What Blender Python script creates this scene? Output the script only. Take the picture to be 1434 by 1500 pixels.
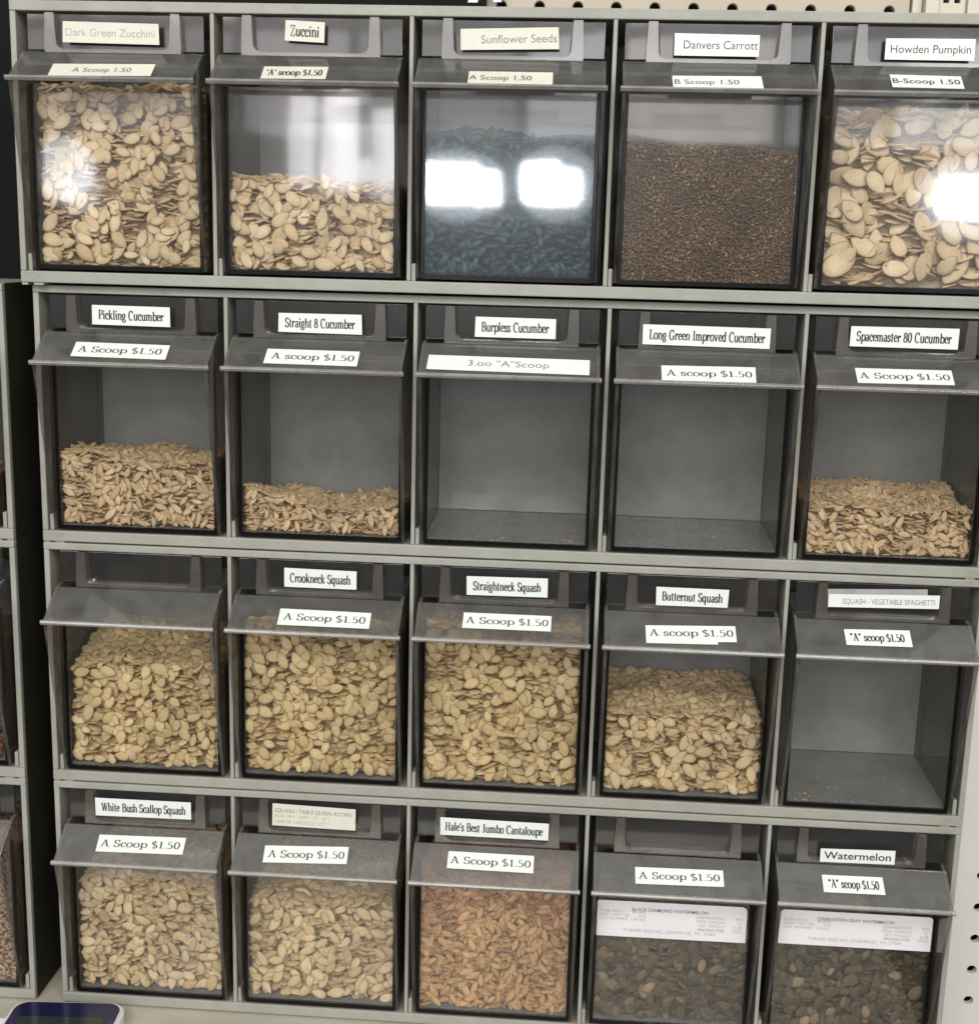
import bpy, bmesh, math, random
import numpy as np
from mathutils import Matrix, Vector

for o in list(bpy.data.objects):
    bpy.data.objects.remove(o)
SC = bpy.context.scene
COL = SC.collection
R = math.radians
random.seed(11)
rng = np.random.default_rng(11)

# ------------------------------------------------------------------ measures (metres)
ZT = 1.56                    # height of the inside top of the highest rack unit
PITCH = 0.1185               # bin to bin
HIN = 0.1521                 # clear height of a unit
GAP = 0.01265                # rail + seam + rail
ROW_FWD = [0.0074, 0, 0, 0]  # the top unit sits a little forward ...
ROW_X = [-0.0038, 0, 0, 0]   # ... and to the left
def row_top(r):
    return ZT - r * (HIN + GAP) - (0.0006 if r else 0)
ZC = row_top(3) - HIN - 0.008          # counter top

# ------------------------------------------------------------------ camera
cam = bpy.data.objects.new('camera', bpy.data.cameras.new('camera'))
COL.objects.link(cam)
cam.location = (0.04014, -0.80132, ZT - 0.13295)
cam.rotation_euler = (1.372574, -0.025592, 0.068497)
cam.data.sensor_fit = 'HORIZONTAL'
cam.data.sensor_width = 36
cam.data.lens = 36 * 1905.74 / 1434
cam.data.clip_start = 0.02
cam.data.clip_end = 60
SC.camera = cam

# ------------------------------------------------------------------ world: soft indoor ambient, bright ceiling, dim floor
W = bpy.data.worlds.new('World')
SC.world = W
W.use_nodes = True
nt = W.node_tree
nt.nodes.clear()
tc = nt.nodes.new('ShaderNodeTexCoord')
sx = nt.nodes.new('ShaderNodeSeparateXYZ')
mr = nt.nodes.new('ShaderNodeMapRange')
rp = nt.nodes.new('ShaderNodeValToRGB')
bg = nt.nodes.new('ShaderNodeBackground')
wo = nt.nodes.new('ShaderNodeOutputWorld')
nt.links.new(tc.outputs['Generated'], sx.inputs[0])
nt.links.new(sx.outputs['Z'], mr.inputs['Value'])
mr.inputs['From Min'].default_value = -1
nt.links.new(mr.outputs[0], rp.inputs[0])
nt.links.new(rp.outputs[0], bg.inputs[0])
nt.links.new(bg.outputs[0], wo.inputs[0])
cr = rp.color_ramp
cr.elements[0].position = 0.0
cr.elements[0].color = (0.17, 0.16, 0.14, 1)
cr.elements[1].position = 1.0
cr.elements[1].color = (1.0, 1.0, 0.95, 1)
e = cr.elements.new(0.46); e.color = (0.20, 0.19, 0.175, 1)
e = cr.elements.new(0.56); e.color = (0.75, 0.75, 0.70, 1)
bg.inputs['Strength'].default_value = 0.62

# ------------------------------------------------------------------ lamps
def area(name, loc, target, sx_, sy_, radiance, color):
    d = bpy.data.lights.new(name, 'AREA')
    d.shape = 'RECTANGLE'; d.size = sx_; d.size_y = sy_
    d.energy = radiance * math.pi * sx_ * sy_
    d.color = color
    o = bpy.data.objects.new(name, d); COL.objects.link(o)
    o.location = loc
    o.rotation_euler = (Vector(target) - Vector(loc)).to_track_quat('-Z', 'Y').to_euler()
    return o
# ceiling tubes of the shop
for k, (x, y) in enumerate([(-0.9, -2.1), (0.8, -1.9), (0.0, -2.9)]):
    area('ceiling_lamp', (x, y, ZT + 1.20), (0, 0, ZT - 0.35), 1.25, 0.36, 17.0, (1.0, 0.985, 0.93))
# the shop front behind the photographer: broad pale window band, its brightest panes and dim glow lamps added round them
pane_rng = random.Random(4)
x = -1.75
while x < 1.55:
    w = pane_rng.uniform(0.20, 0.44)
    for (z0, z1) in ((0.15, 0.40), (0.44, 0.92)):
        L = pane_rng.choice((1.2, 2.2, 3.4, 4.6, 5.5))
        area('window_band', (x + w / 2, -2.62, ZT + (z0 + z1) / 2), (x + w / 2, 0, ZT + (z0 + z1) / 2), w - 0.03, z1 - z0, L, pane_rng.choice(((0.98, 0.92, 0.97), (0.93, 0.95, 1.0), (1.0, 0.95, 0.92))))
    x += w
for (x, w, z, h, L) in [(-0.66, 0.07, 0.12, 0.22, 8), (-0.56, 0.09, 0.14, 0.26, 11), (-0.45, 0.06, 0.10, 0.20, 9), (-0.50, 0.22, 0.05, 0.06, 7)]:
    area('pane_and_glow', (x, -2.51, ZT + z), (x, 0, ZT + z), w, h, L, (0.97, 0.95, 1.0))
for (x, z, w, h, L) in [(-1.262, 0.045, 0.150, 0.15, 7), (-1.225, -0.01, 0.10, 0.10, 4),
                        (-0.285, 0.031, 0.120, 0.088, 60), (-0.195, 0.019, 0.060, 0.085, 50), (-0.265, 0.024, 0.24, 0.17, 3),  # the wide dim ellipse ending this and the next groups is added glow
                        (-0.062, 0.036, 0.092, 0.092, 60), (0.006, 0.028, 0.042, 0.070, 50), (-0.025, 0.034, 0.20, 0.18, 3),
                        (0.958, 0.027, 0.12, 0.080, 55), (1.04, 0.018, 0.044, 0.07, 50), (0.985, 0.024, 0.28, 0.19, 4)]:
    area('pane_and_glow', (x, -2.507 - random.uniform(0, .01), ZT + z), (x, 0, ZT + z), w, h, L, (0.84, 0.91, 1.0)).data.shape = 'RECTANGLE' if L > 20 else 'ELLIPSE'
# a lamp close overhead, mirrored in one of the lowest hoods
area('ceiling_lamp', (-0.07, -0.50, ZT + 1.15), (-0.07, -0.45, ZT - 0.5), 0.20, 0.16, 9.0, (0.97, 0.98, 1.0))

SC.view_settings.view_transform = 'Standard'
SC.view_settings.look = 'None'
SC.view_settings.exposure = 0.0
SC.view_settings.gamma = 1.0
SC.view_settings.use_curve_mapping = False
SC.render.engine = 'CYCLES'
SC.cycles.transparent_max_bounces = 40
SC.cycles.max_bounces = 10
SC.cycles.sample_clamp_indirect = 6
SC.cycles.use_denoising = True

# ------------------------------------------------------------------ materials
def new_mat(name):
    m = bpy.data.materials.new(name); m.use_nodes = True
    n = m.node_tree.nodes; l = m.node_tree.links
    return m, n, l, n['Principled BSDF']
def mixcol(n, l, fac, a, b):
    mx = n.new('ShaderNodeMix'); mx.data_type = 'RGBA'
    for s, v in ((6, a), (7, b)):
        if hasattr(v, 'is_linked'): l.new(v, mx.inputs[s])
        else: mx.inputs[s].default_value = (*v, 1)
    if hasattr(fac, 'is_linked'): l.new(fac, mx.inputs[0])
    else: mx.inputs[0].default_value = fac
    return mx.outputs[2]
def noise(n, l, scale, detail=4, rough=0.6, stretch=None):
    t = n.new('ShaderNodeTexCoord'); x = n.new('ShaderNodeTexNoise')
    x.inputs['Scale'].default_value = scale; x.inputs['Detail'].default_value = detail; x.inputs['Roughness'].default_value = rough
    if stretch:
        mp = n.new('ShaderNodeMapping'); mp.inputs['Scale'].default_value = stretch
        l.new(t.outputs['Object'], mp.inputs[0]); l.new(mp.outputs[0], x.inputs['Vector'])
    else: l.new(t.outputs['Object'], x.inputs['Vector'])
    return x.outputs['Fac']
def ramp(n, l, src, p0, p1):
    m = n.new('ShaderNodeMapRange'); l.new(src, m.inputs[0])
    m.inputs[1].default_value = p0; m.inputs[2].default_value = p1
    return m.outputs[0]
def plain(name, c1, c2=None, rough=0.5, scale=60, bump=0.0, bscale=900, spec=0.5):
    m, n, l, b = new_mat(name)
    c2 = c2 or tuple(v * 0.8 for v in c1)
    f = ramp(n, l, noise(n, l, scale), 0.35, 0.7)
    l.new(mixcol(n, l, f, c1, c2), b.inputs['Base Color'])
    b.inputs['Roughness'].default_value = rough
    b.inputs['Specular IOR Level'].default_value = spec
    if bump:
        bp = n.new('ShaderNodeBump'); bp.inputs['Strength'].default_value = bump; bp.inputs['Distance'].default_value = 0.0004
        l.new(noise(n, l, bscale, 2), bp.inputs['Height']); l.new(bp.outputs[0], b.inputs['Normal'])
    return m
def smoky(name, tint, dust, dustcol=(0.42, 0.40, 0.37), sharp=0.045, haze=0.24, refl=0.05, amp=(0.55, 1.5), streak=False):
    """thin smoky plastic: see-through tint, mirror gloss, a broad soft gloss and settled dust (more on faces that look up)"""
    m, n, l, b = new_mat(name)
    n.remove(b)
    out = n['Material Output']
    tr = n.new('ShaderNodeBsdfTransparent')
    sm = ramp(n, l, noise(n, l, 22, 5, 0.6, (1.0, 1.0, 0.45)), 0.3, 0.75)
    l.new(mixcol(n, l, sm, tint, tuple(v * 0.90 for v in tint)), tr.inputs[0])
    df = n.new('ShaderNodeBsdfDiffuse'); df.inputs[0].default_value = (*dustcol, 1)
    geo = n.new('ShaderNodeNewGeometry'); sep = n.new('ShaderNodeSeparateXYZ')
    l.new(geo.outputs['Normal'], sep.inputs[0])
    upz = ramp(n, l, sep.outputs['Z'], 0.15, 0.9)
    d1 = n.new('ShaderNodeMath'); d1.operation = 'MULTIPLY_ADD'
    l.new(upz, d1.inputs[0]); d1.inputs[1].default_value = dust * 1.2; d1.inputs[2].default_value = dust
    d2 = n.new('ShaderNodeMath'); d2.operation = 'MULTIPLY'
    spot = n.new('ShaderNodeMapRange'); l.new(noise(n, l, 170, 3, 0.6, (1.0, 1.0, 0.05)) if streak else noise(n, l, 45, 6, 0.65), spot.inputs[0])
    spot.inputs[1].default_value = 0.3; spot.inputs[2].default_value = 0.75; spot.inputs[3].default_value = amp[0]; spot.inputs[4].default_value = amp[1]
    l.new(d1.outputs[0], d2.inputs[0]); l.new(spot.outputs[0], d2.inputs[1])
    m1 = n.new('ShaderNodeMixShader'); l.new(d2.outputs[0], m1.inputs[0]); l.new(tr.outputs[0], m1.inputs[1]); l.new(df.outputs[0], m1.inputs[2])
    lw = n.new('ShaderNodeLayerWeight'); lw.inputs['Blend'].default_value = 0.5
    pw = n.new('ShaderNodeMath'); pw.operation = 'POWER'; l.new(lw.outputs['Facing'], pw.inputs[0]); pw.inputs[1].default_value = 5
    fr = n.new('ShaderNodeMath'); fr.operation = 'MULTIPLY_ADD'; l.new(pw.outputs[0], fr.inputs[0]); fr.inputs[1].default_value = 0.75; fr.inputs[2].default_value = refl
    g1 = n.new('ShaderNodeBsdfGlossy'); g1.inputs['Roughness'].default_value = sharp
    g2 = n.new('ShaderNodeBsdfGlossy'); g2.inputs['Roughness'].default_value = haze
    gm = n.new('ShaderNodeMixShader'); gm.inputs[0].default_value = 0.22
    l.new(g1.outputs[0], gm.inputs[1]); l.new(g2.outputs[0], gm.inputs[2])
    m2 = n.new('ShaderNodeMixShader'); l.new(fr.outputs[0], m2.inputs[0]); l.new(m1.outputs[0], m2.inputs[1]); l.new(gm.outputs[0], m2.inputs[2])
    # moulded surface is never quite flat
    bp = n.new('ShaderNodeBump'); bp.inputs['Strength'].default_value = 0.04; bp.inputs['Distance'].default_value = 0.002
    l.new(noise(n, l, 30, 0), bp.inputs['Height'])
    l.new(bp.outputs[0], g1.inputs['Normal'])
    l.new(m2.outputs[0], out.inputs[0])
    return m
M = {}
M['frame'] = plain('grey_plastic', (0.305, 0.303, 0.265), (0.25, 0.248, 0.212), 0.5, 30, 0.25, 1500, 0.4)
def wear(m, dirt, lo, hi, scale, amount, stretch=None):
    n, l = m.node_tree.nodes, m.node_tree.links; b = n['Principled BSDF']
    src = b.inputs['Base Color'].links[0].from_socket
    f = ramp(n, l, noise(n, l, scale, 8, 0.75, stretch), lo, hi)
    k = n.new('ShaderNodeMath'); k.operation = 'MULTIPLY'; l.new(f, k.inputs[0]); k.inputs[1].default_value = amount
    l.new(mixcol(n, l, k.outputs[0], src, dirt), b.inputs['Base Color'])
wear(M['frame'], (0.12, 0.11, 0.085), 0.56, 0.80, 150, 0.45)
wear(M['frame'], (0.46, 0.46, 0.42), 0.64, 0.72, 260, 0.35, (0.15, 1, 1))
M['clear'] = smoky('smoky_clear', (0.955, 0.95, 0.935), 0.011)
M['hood'] = smoky('smoky_hood', (0.85, 0.84, 0.83), 0.055, (0.37, 0.365, 0.345), 0.05, 0.3, 0.085, (0.5, 1.6))
M['wall'] = smoky('smoky_wall', (0.66, 0.66, 0.65), 0.55, (0.44, 0.46, 0.465), amp=(0.85, 1.15))
M['side'] = smoky('smoky_side', (0.70, 0.67, 0.65), 0.075, (0.34, 0.33, 0.30), amp=(0.1, 2.4), streak=True)
M['handle'] = smoky('smoky_handle', (0.40, 0.375, 0.365), 0.055, (0.30, 0.285, 0.275), refl=0.11)
M['rim'] = smoky('smoky_rim', (0.55, 0.52, 0.49), 0.13, (0.38, 0.35, 0.30), 0.10, 0.30, 0.15)
M['lip'] = smoky('smoky_lip', (0.70, 0.68, 0.66), 0.24, (0.40, 0.39, 0.35), 0.2, 0.4, 0.05)
M['border'] = smoky('smoky_border', (0.22, 0.20, 0.20), 0.02, (0.2, 0.19, 0.18), 0.2, 0.4, 0.02)
M['floor'] = smoky('smoky_floor', (0.66, 0.66, 0.65), 0.22, (0.42, 0.435, 0.435), amp=(0.75, 1.25))
M['label'] = plain('white_tape', (0.655, 0.685, 0.65), (0.62, 0.645, 0.61), 0.45, 40)
M['ivory'] = plain('ivory_tape', (0.60, 0.58, 0.50), (0.54, 0.52, 0.45), 0.5, 40)
M['sticker'] = plain('paper_sticker', (0.66, 0.645, 0.665), (0.61, 0.595, 0.615), 0.6, 30)
M['oldtape'] = plain('old_tape', (0.34, 0.32, 0.31), (0.24, 0.23, 0.22), 0.5, 50)
wear(M['label'], (0.50, 0.46, 0.36), 0.56, 0.80, 90, 0.35)
wear(M['ivory'], (0.42, 0.36, 0.25), 0.52, 0.80, 90, 0.35)
M['ink'] = plain('black_ink', (0.018, 0.018, 0.02), None, 0.5)
M['softink'] = plain('worn_ink', (0.12, 0.115, 0.125), (0.2, 0.19, 0.2), 0.5, 300)
M['fadedink'] = plain('faded_ink', (0.26, 0.255, 0.25), (0.36, 0.35, 0.33), 0.5, 200)
M['peg'] = plain('beige_hardboard', (0.40, 0.35, 0.275), (0.36, 0.315, 0.245), 0.55, 14, 0.2)
M['pegw'] = plain('white_hardboard', (0.65, 0.62, 0.585), (0.61, 0.585, 0.55), 0.5, 10, 0.2)
wear(M['pegw'], (0.40, 0.36, 0.31), 0.60, 0.78, 25, 0.5)
M['upright'] = plain('painted_steel', (0.50, 0.46, 0.38), (0.44, 0.40, 0.33), 0.4, 20)
M['black'] = plain('black_board', (0.004, 0.004, 0.0045), (0.006, 0.005, 0.005), 0.8, 12, spec=0.15)
M['darkside'] = plain('dark_brown_sheet', (0.022, 0.019, 0.012), (0.016, 0.014, 0.009), 0.7, 25, spec=0.2)
M['whitepaint'] = plain('white_paint', (0.72, 0.74, 0.72), None, 0.5)
M['counter'] = plain('counter_laminate', (0.42, 0.39, 0.32), (0.37, 0.34, 0.28), 0.3, 40)
M['glint'] = plain('counter_glint', (0.74, 0.75, 0.86), (0.70, 0.71, 0.82), 0.6, 20)  # window reflection on the counter, put into a pale colour
M['devrim'] = plain('device_white', (0.72, 0.73, 0.76), None, 0.3)
M['navy'] = plain('device_navy', (0.012, 0.012, 0.050), (0.010, 0.010, 0.04), 0.2)
M['screen'] = plain('device_screen', (0.022, 0.036, 0.030), (0.03, 0.045, 0.038), 0.12, 40)
M['voiddark'] = plain('void_dark', (0.02, 0.019, 0.017), None, 0.8)  # dark colour stands for the unlit void behind the peg holes

def seed_mat(name, cols, rim, rough=0.55):
    """cols: three tones, picked per seed; rim: tone of the seed's raised edge; fine mottling on every hull"""
    m, n, l, b = new_mat(name)
    geo = n.new('ShaderNodeNewGeometry'); oi = n.new('ShaderNodeObjectInfo')
    ad = n.new('ShaderNodeMath'); ad.operation = 'ADD'
    l.new(geo.outputs['Random Per Island'], ad.inputs[0]); l.new(oi.outputs['Random'], ad.inputs[1])
    frc = n.new('ShaderNodeMath'); frc.operation = 'FRACT'; l.new(ad.outputs[0], frc.inputs[0])
    r = n.new('ShaderNodeValToRGB'); l.new(frc.outputs[0], r.inputs[0])
    r.color_ramp.elements[0].color = (*cols[0], 1); r.color_ramp.elements[1].color = (*cols[-1], 1)
    for k, c in enumerate(cols[1:-1]):
        e = r.color_ramp.elements.new((k + 1) / (len(cols) - 1)); e.color = (*c, 1)
    at = n.new('ShaderNodeAttribute'); at.attribute_name = 'edge'
    c = mixcol(n, l, at.outputs['Fac'], r.outputs[0], rim)
    mo = ramp(n, l, noise(n, l, 420, 3), 0.35, 0.8)
    mm = n.new('ShaderNodeMix'); mm.data_type = 'RGBA'; mm.blend_type = 'MULTIPLY'
    l.new(mo, mm.inputs[0]); l.new(c, mm.inputs[6]); mm.inputs[7].default_value = (0.84, 0.80, 0.74, 1)
    l.new(mm.outputs[2], b.inputs['Base Color'])
    b.inputs['Roughness'].default_value = rough
    b.inputs['Specular IOR Level'].default_value = 0.3
    return m
SEEDS = {  # length, width, thickness (mm), tip sharpness at both ends, material
 'pumpkin':   dict(s=(17.8, 11.2, 1.5), tip=(1.0, 0.0), var=0.13, mat=seed_mat('pumpkin_seed', [(0.74, 0.58, 0.37), (0.84, 0.71, 0.5), (0.8, 0.65, 0.44)], (0.48, 0.32, 0.17))),
 'zucchini':  dict(s=(12.3, 7.1, 1.2), tip=(0.95, 0.0), var=0.15, mat=seed_mat('zucchini_seed', [(0.7, 0.53, 0.32), (0.83, 0.69, 0.47), (0.78, 0.63, 0.42)], (0.44, 0.29, 0.15))),
 'cucumber':  dict(s=(9.6, 3.9, 1.1), tip=(0.8, 0.55), var=0.14, mat=seed_mat('cucumber_seed', [(0.62, 0.46, 0.28), (0.77, 0.6, 0.39), (0.7, 0.53, 0.34)], (0.45, 0.30, 0.16))),
 'squash':    dict(s=(10.8, 6.8, 1.3), tip=(0.85, 0.0), var=0.14, mat=seed_mat('squash_seed', [(0.66, 0.49, 0.25), (0.82, 0.67, 0.41), (0.74, 0.58, 0.34)], (0.42, 0.28, 0.13))),
 'bigsquash': dict(s=(11.6, 6.4, 1.35), tip=(0.9, 0.0), var=0.14, mat=seed_mat('butternut_seed', [(0.64, 0.48, 0.27), (0.8, 0.65, 0.42), (0.72, 0.57, 0.35)], (0.40, 0.26, 0.14))),
 'melon':     dict(s=(10.0, 4.2, 1.2), tip=(0.75, 0.3), var=0.14, mat=seed_mat('melon_seed', [(0.55, 0.33, 0.16), (0.66, 0.43, 0.22), (0.6, 0.37, 0.18)], (0.36, 0.20, 0.09))),
 'redmelon':  dict(s=(10.0, 4.2, 1.2), tip=(0.75, 0.3), var=0.14, mat=seed_mat('treated_melon_seed', [(0.58, 0.31, 0.165), (0.67, 0.39, 0.215), (0.56, 0.3, 0.155)], (0.38, 0.16, 0.09))),
 'watermelon': dict(s=(10.4, 6.4, 1.5), tip=(0.4, 0.0), var=0.16, mat=seed_mat('watermelon_seed', [(0.07, 0.054, 0.036), (0.105, 0.082, 0.052), (0.055, 0.044, 0.032), (0.14, 0.11, 0.07), (0.08, 0.063, 0.043), (0.1, 0.077, 0.05), (0.34, 0.25, 0.15)], (0.10, 0.075, 0.05), 0.5)),
 'sunflower': dict(s=(8.5, 4.2, 2.4), tip=(0.75, 0.1), var=0.16, mat=seed_mat('sunflower_seed', [(.010,.036,.056), (.020,.080,.118), (.014,.054,.078)], (0.018, 0.04, 0.05), 0.45)),
 'carrot':    dict(s=(2.9, 1.35, 0.9), tip=(0.3, 0.3), var=0.25, mat=seed_mat('carrot_seed', [(0.1, 0.052, 0.027), (0.23, 0.135, 0.07), (0.14, 0.078, 0.04), (0.18, 0.105, 0.055), (0.44, 0.29, 0.17)], (0.13, 0.08, 0.045), 0.6)),
 'rust':      dict(s=(4.0, 3.0, 2.2), tip=(0.1, 0.1), var=0.2, mat=seed_mat('rust_seed', [(0.19, 0.065, 0.04), (0.27, 0.10, 0.06), (0.15, 0.055, 0.035)], (0.18, 0.065, 0.04), 0.6)),
 'pale':      dict(s=(6.0, 3.0, 1.5), tip=(0.4, 0.3), var=0.2, mat=seed_mat('pale_seed', [(0.45, 0.30, 0.21), (0.55, 0.39, 0.28), (0.40, 0.27, 0.19)], (0.38, 0.25, 0.17), 0.6)),
}

# ------------------------------------------------------------------ mesh helpers
def link(o, parent=None):
    COL.objects.link(o)
    if parent: o.parent = parent
    return o
def mesh_obj(name, verts, faces, mats, parent=None, mi=None, smooth=False, loc=None):
    me = bpy.data.meshes.new(name)
    me.from_pydata([tuple(v) for v in verts], [], faces)
    for m in mats: me.materials.append(m)
    if mi: me.polygons.foreach_set('material_index', mi)
    if smooth: me.polygons.foreach_set('use_smooth', [True] * len(me.polygons))
    me.update()
    o = bpy.data.objects.new(name, me)
    link(o, parent)
    if loc is not None: o.location = loc
    return o
def bm_obj(name, bm, mat, parent=None, smooth_angle=None):
    bmesh.ops.recalc_face_normals(bm, faces=bm.faces[:])
    me = bpy.data.meshes.new(name); bm.to_mesh(me); bm.free()
    for m in (mat if isinstance(mat, (list, tuple)) else [mat]): me.materials.append(m)
    o = bpy.data.objects.new(name, me)
    return link(o, parent)
def bx(bm, x0, x1, y0, y1, z0, z1, bev=0.0, mat=0):
    t = bmesh.new()
    bmesh.ops.create_cube(t, size=1, matrix=Matrix.Translation(((x0 + x1) / 2, (y0 + y1) / 2, (z0 + z1) / 2)) @ Matrix.Diagonal((abs(x1 - x0), abs(y1 - y0), abs(z1 - z0), 1)))
    if bev: bmesh.ops.bevel(t, geom=t.edges[:], offset=bev, segments=2, affect='EDGES', profile=0.6)
    merge(bm, t, mat)
def merge(bm, t, mat=0):
    vm = {v: bm.verts.new(v.co) for v in t.verts}
    for f in t.faces:
        nf = bm.faces.new([vm[v] for v in f.verts]); nf.material_index = mat; nf.smooth = f.smooth
    t.free()
def prism_x(bm, prof, x0, x1, bev=0.0):
    """extrude a (y, z) outline along x"""
    t = bmesh.new()
    a = [t.verts.new((x0, y, z)) for y, z in prof]; b = [t.verts.new((x1, y, z)) for y, z in prof]
    t.faces.new(a); t.faces.new(b[::-1])
    for i in range(len(prof)):
        j = (i + 1) % len(prof); t.faces.new([a[i], b[i], b[j], a[j]])
    bmesh.ops.recalc_face_normals(t, faces=t.faces[:])
    if bev: bmesh.ops.bevel(t, geom=t.edges[:], offset=bev, segments=2, affect='EDGES', profile=0.6)
    merge(bm, t)
def empty(name, loc, label=None, cat=None, group=None):
    o = bpy.data.objects.new(name, None); o.empty_display_size = 0.02
    link(o); o.location = loc
    tag(o, label, cat, group); return o
def tag(o, label=None, cat=None, group=None, kind=None):
    if label: o['label'] = label
    if cat: o['category'] = cat
    if group: o['group'] = group
    if kind: o['kind'] = kind
    return o

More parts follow.
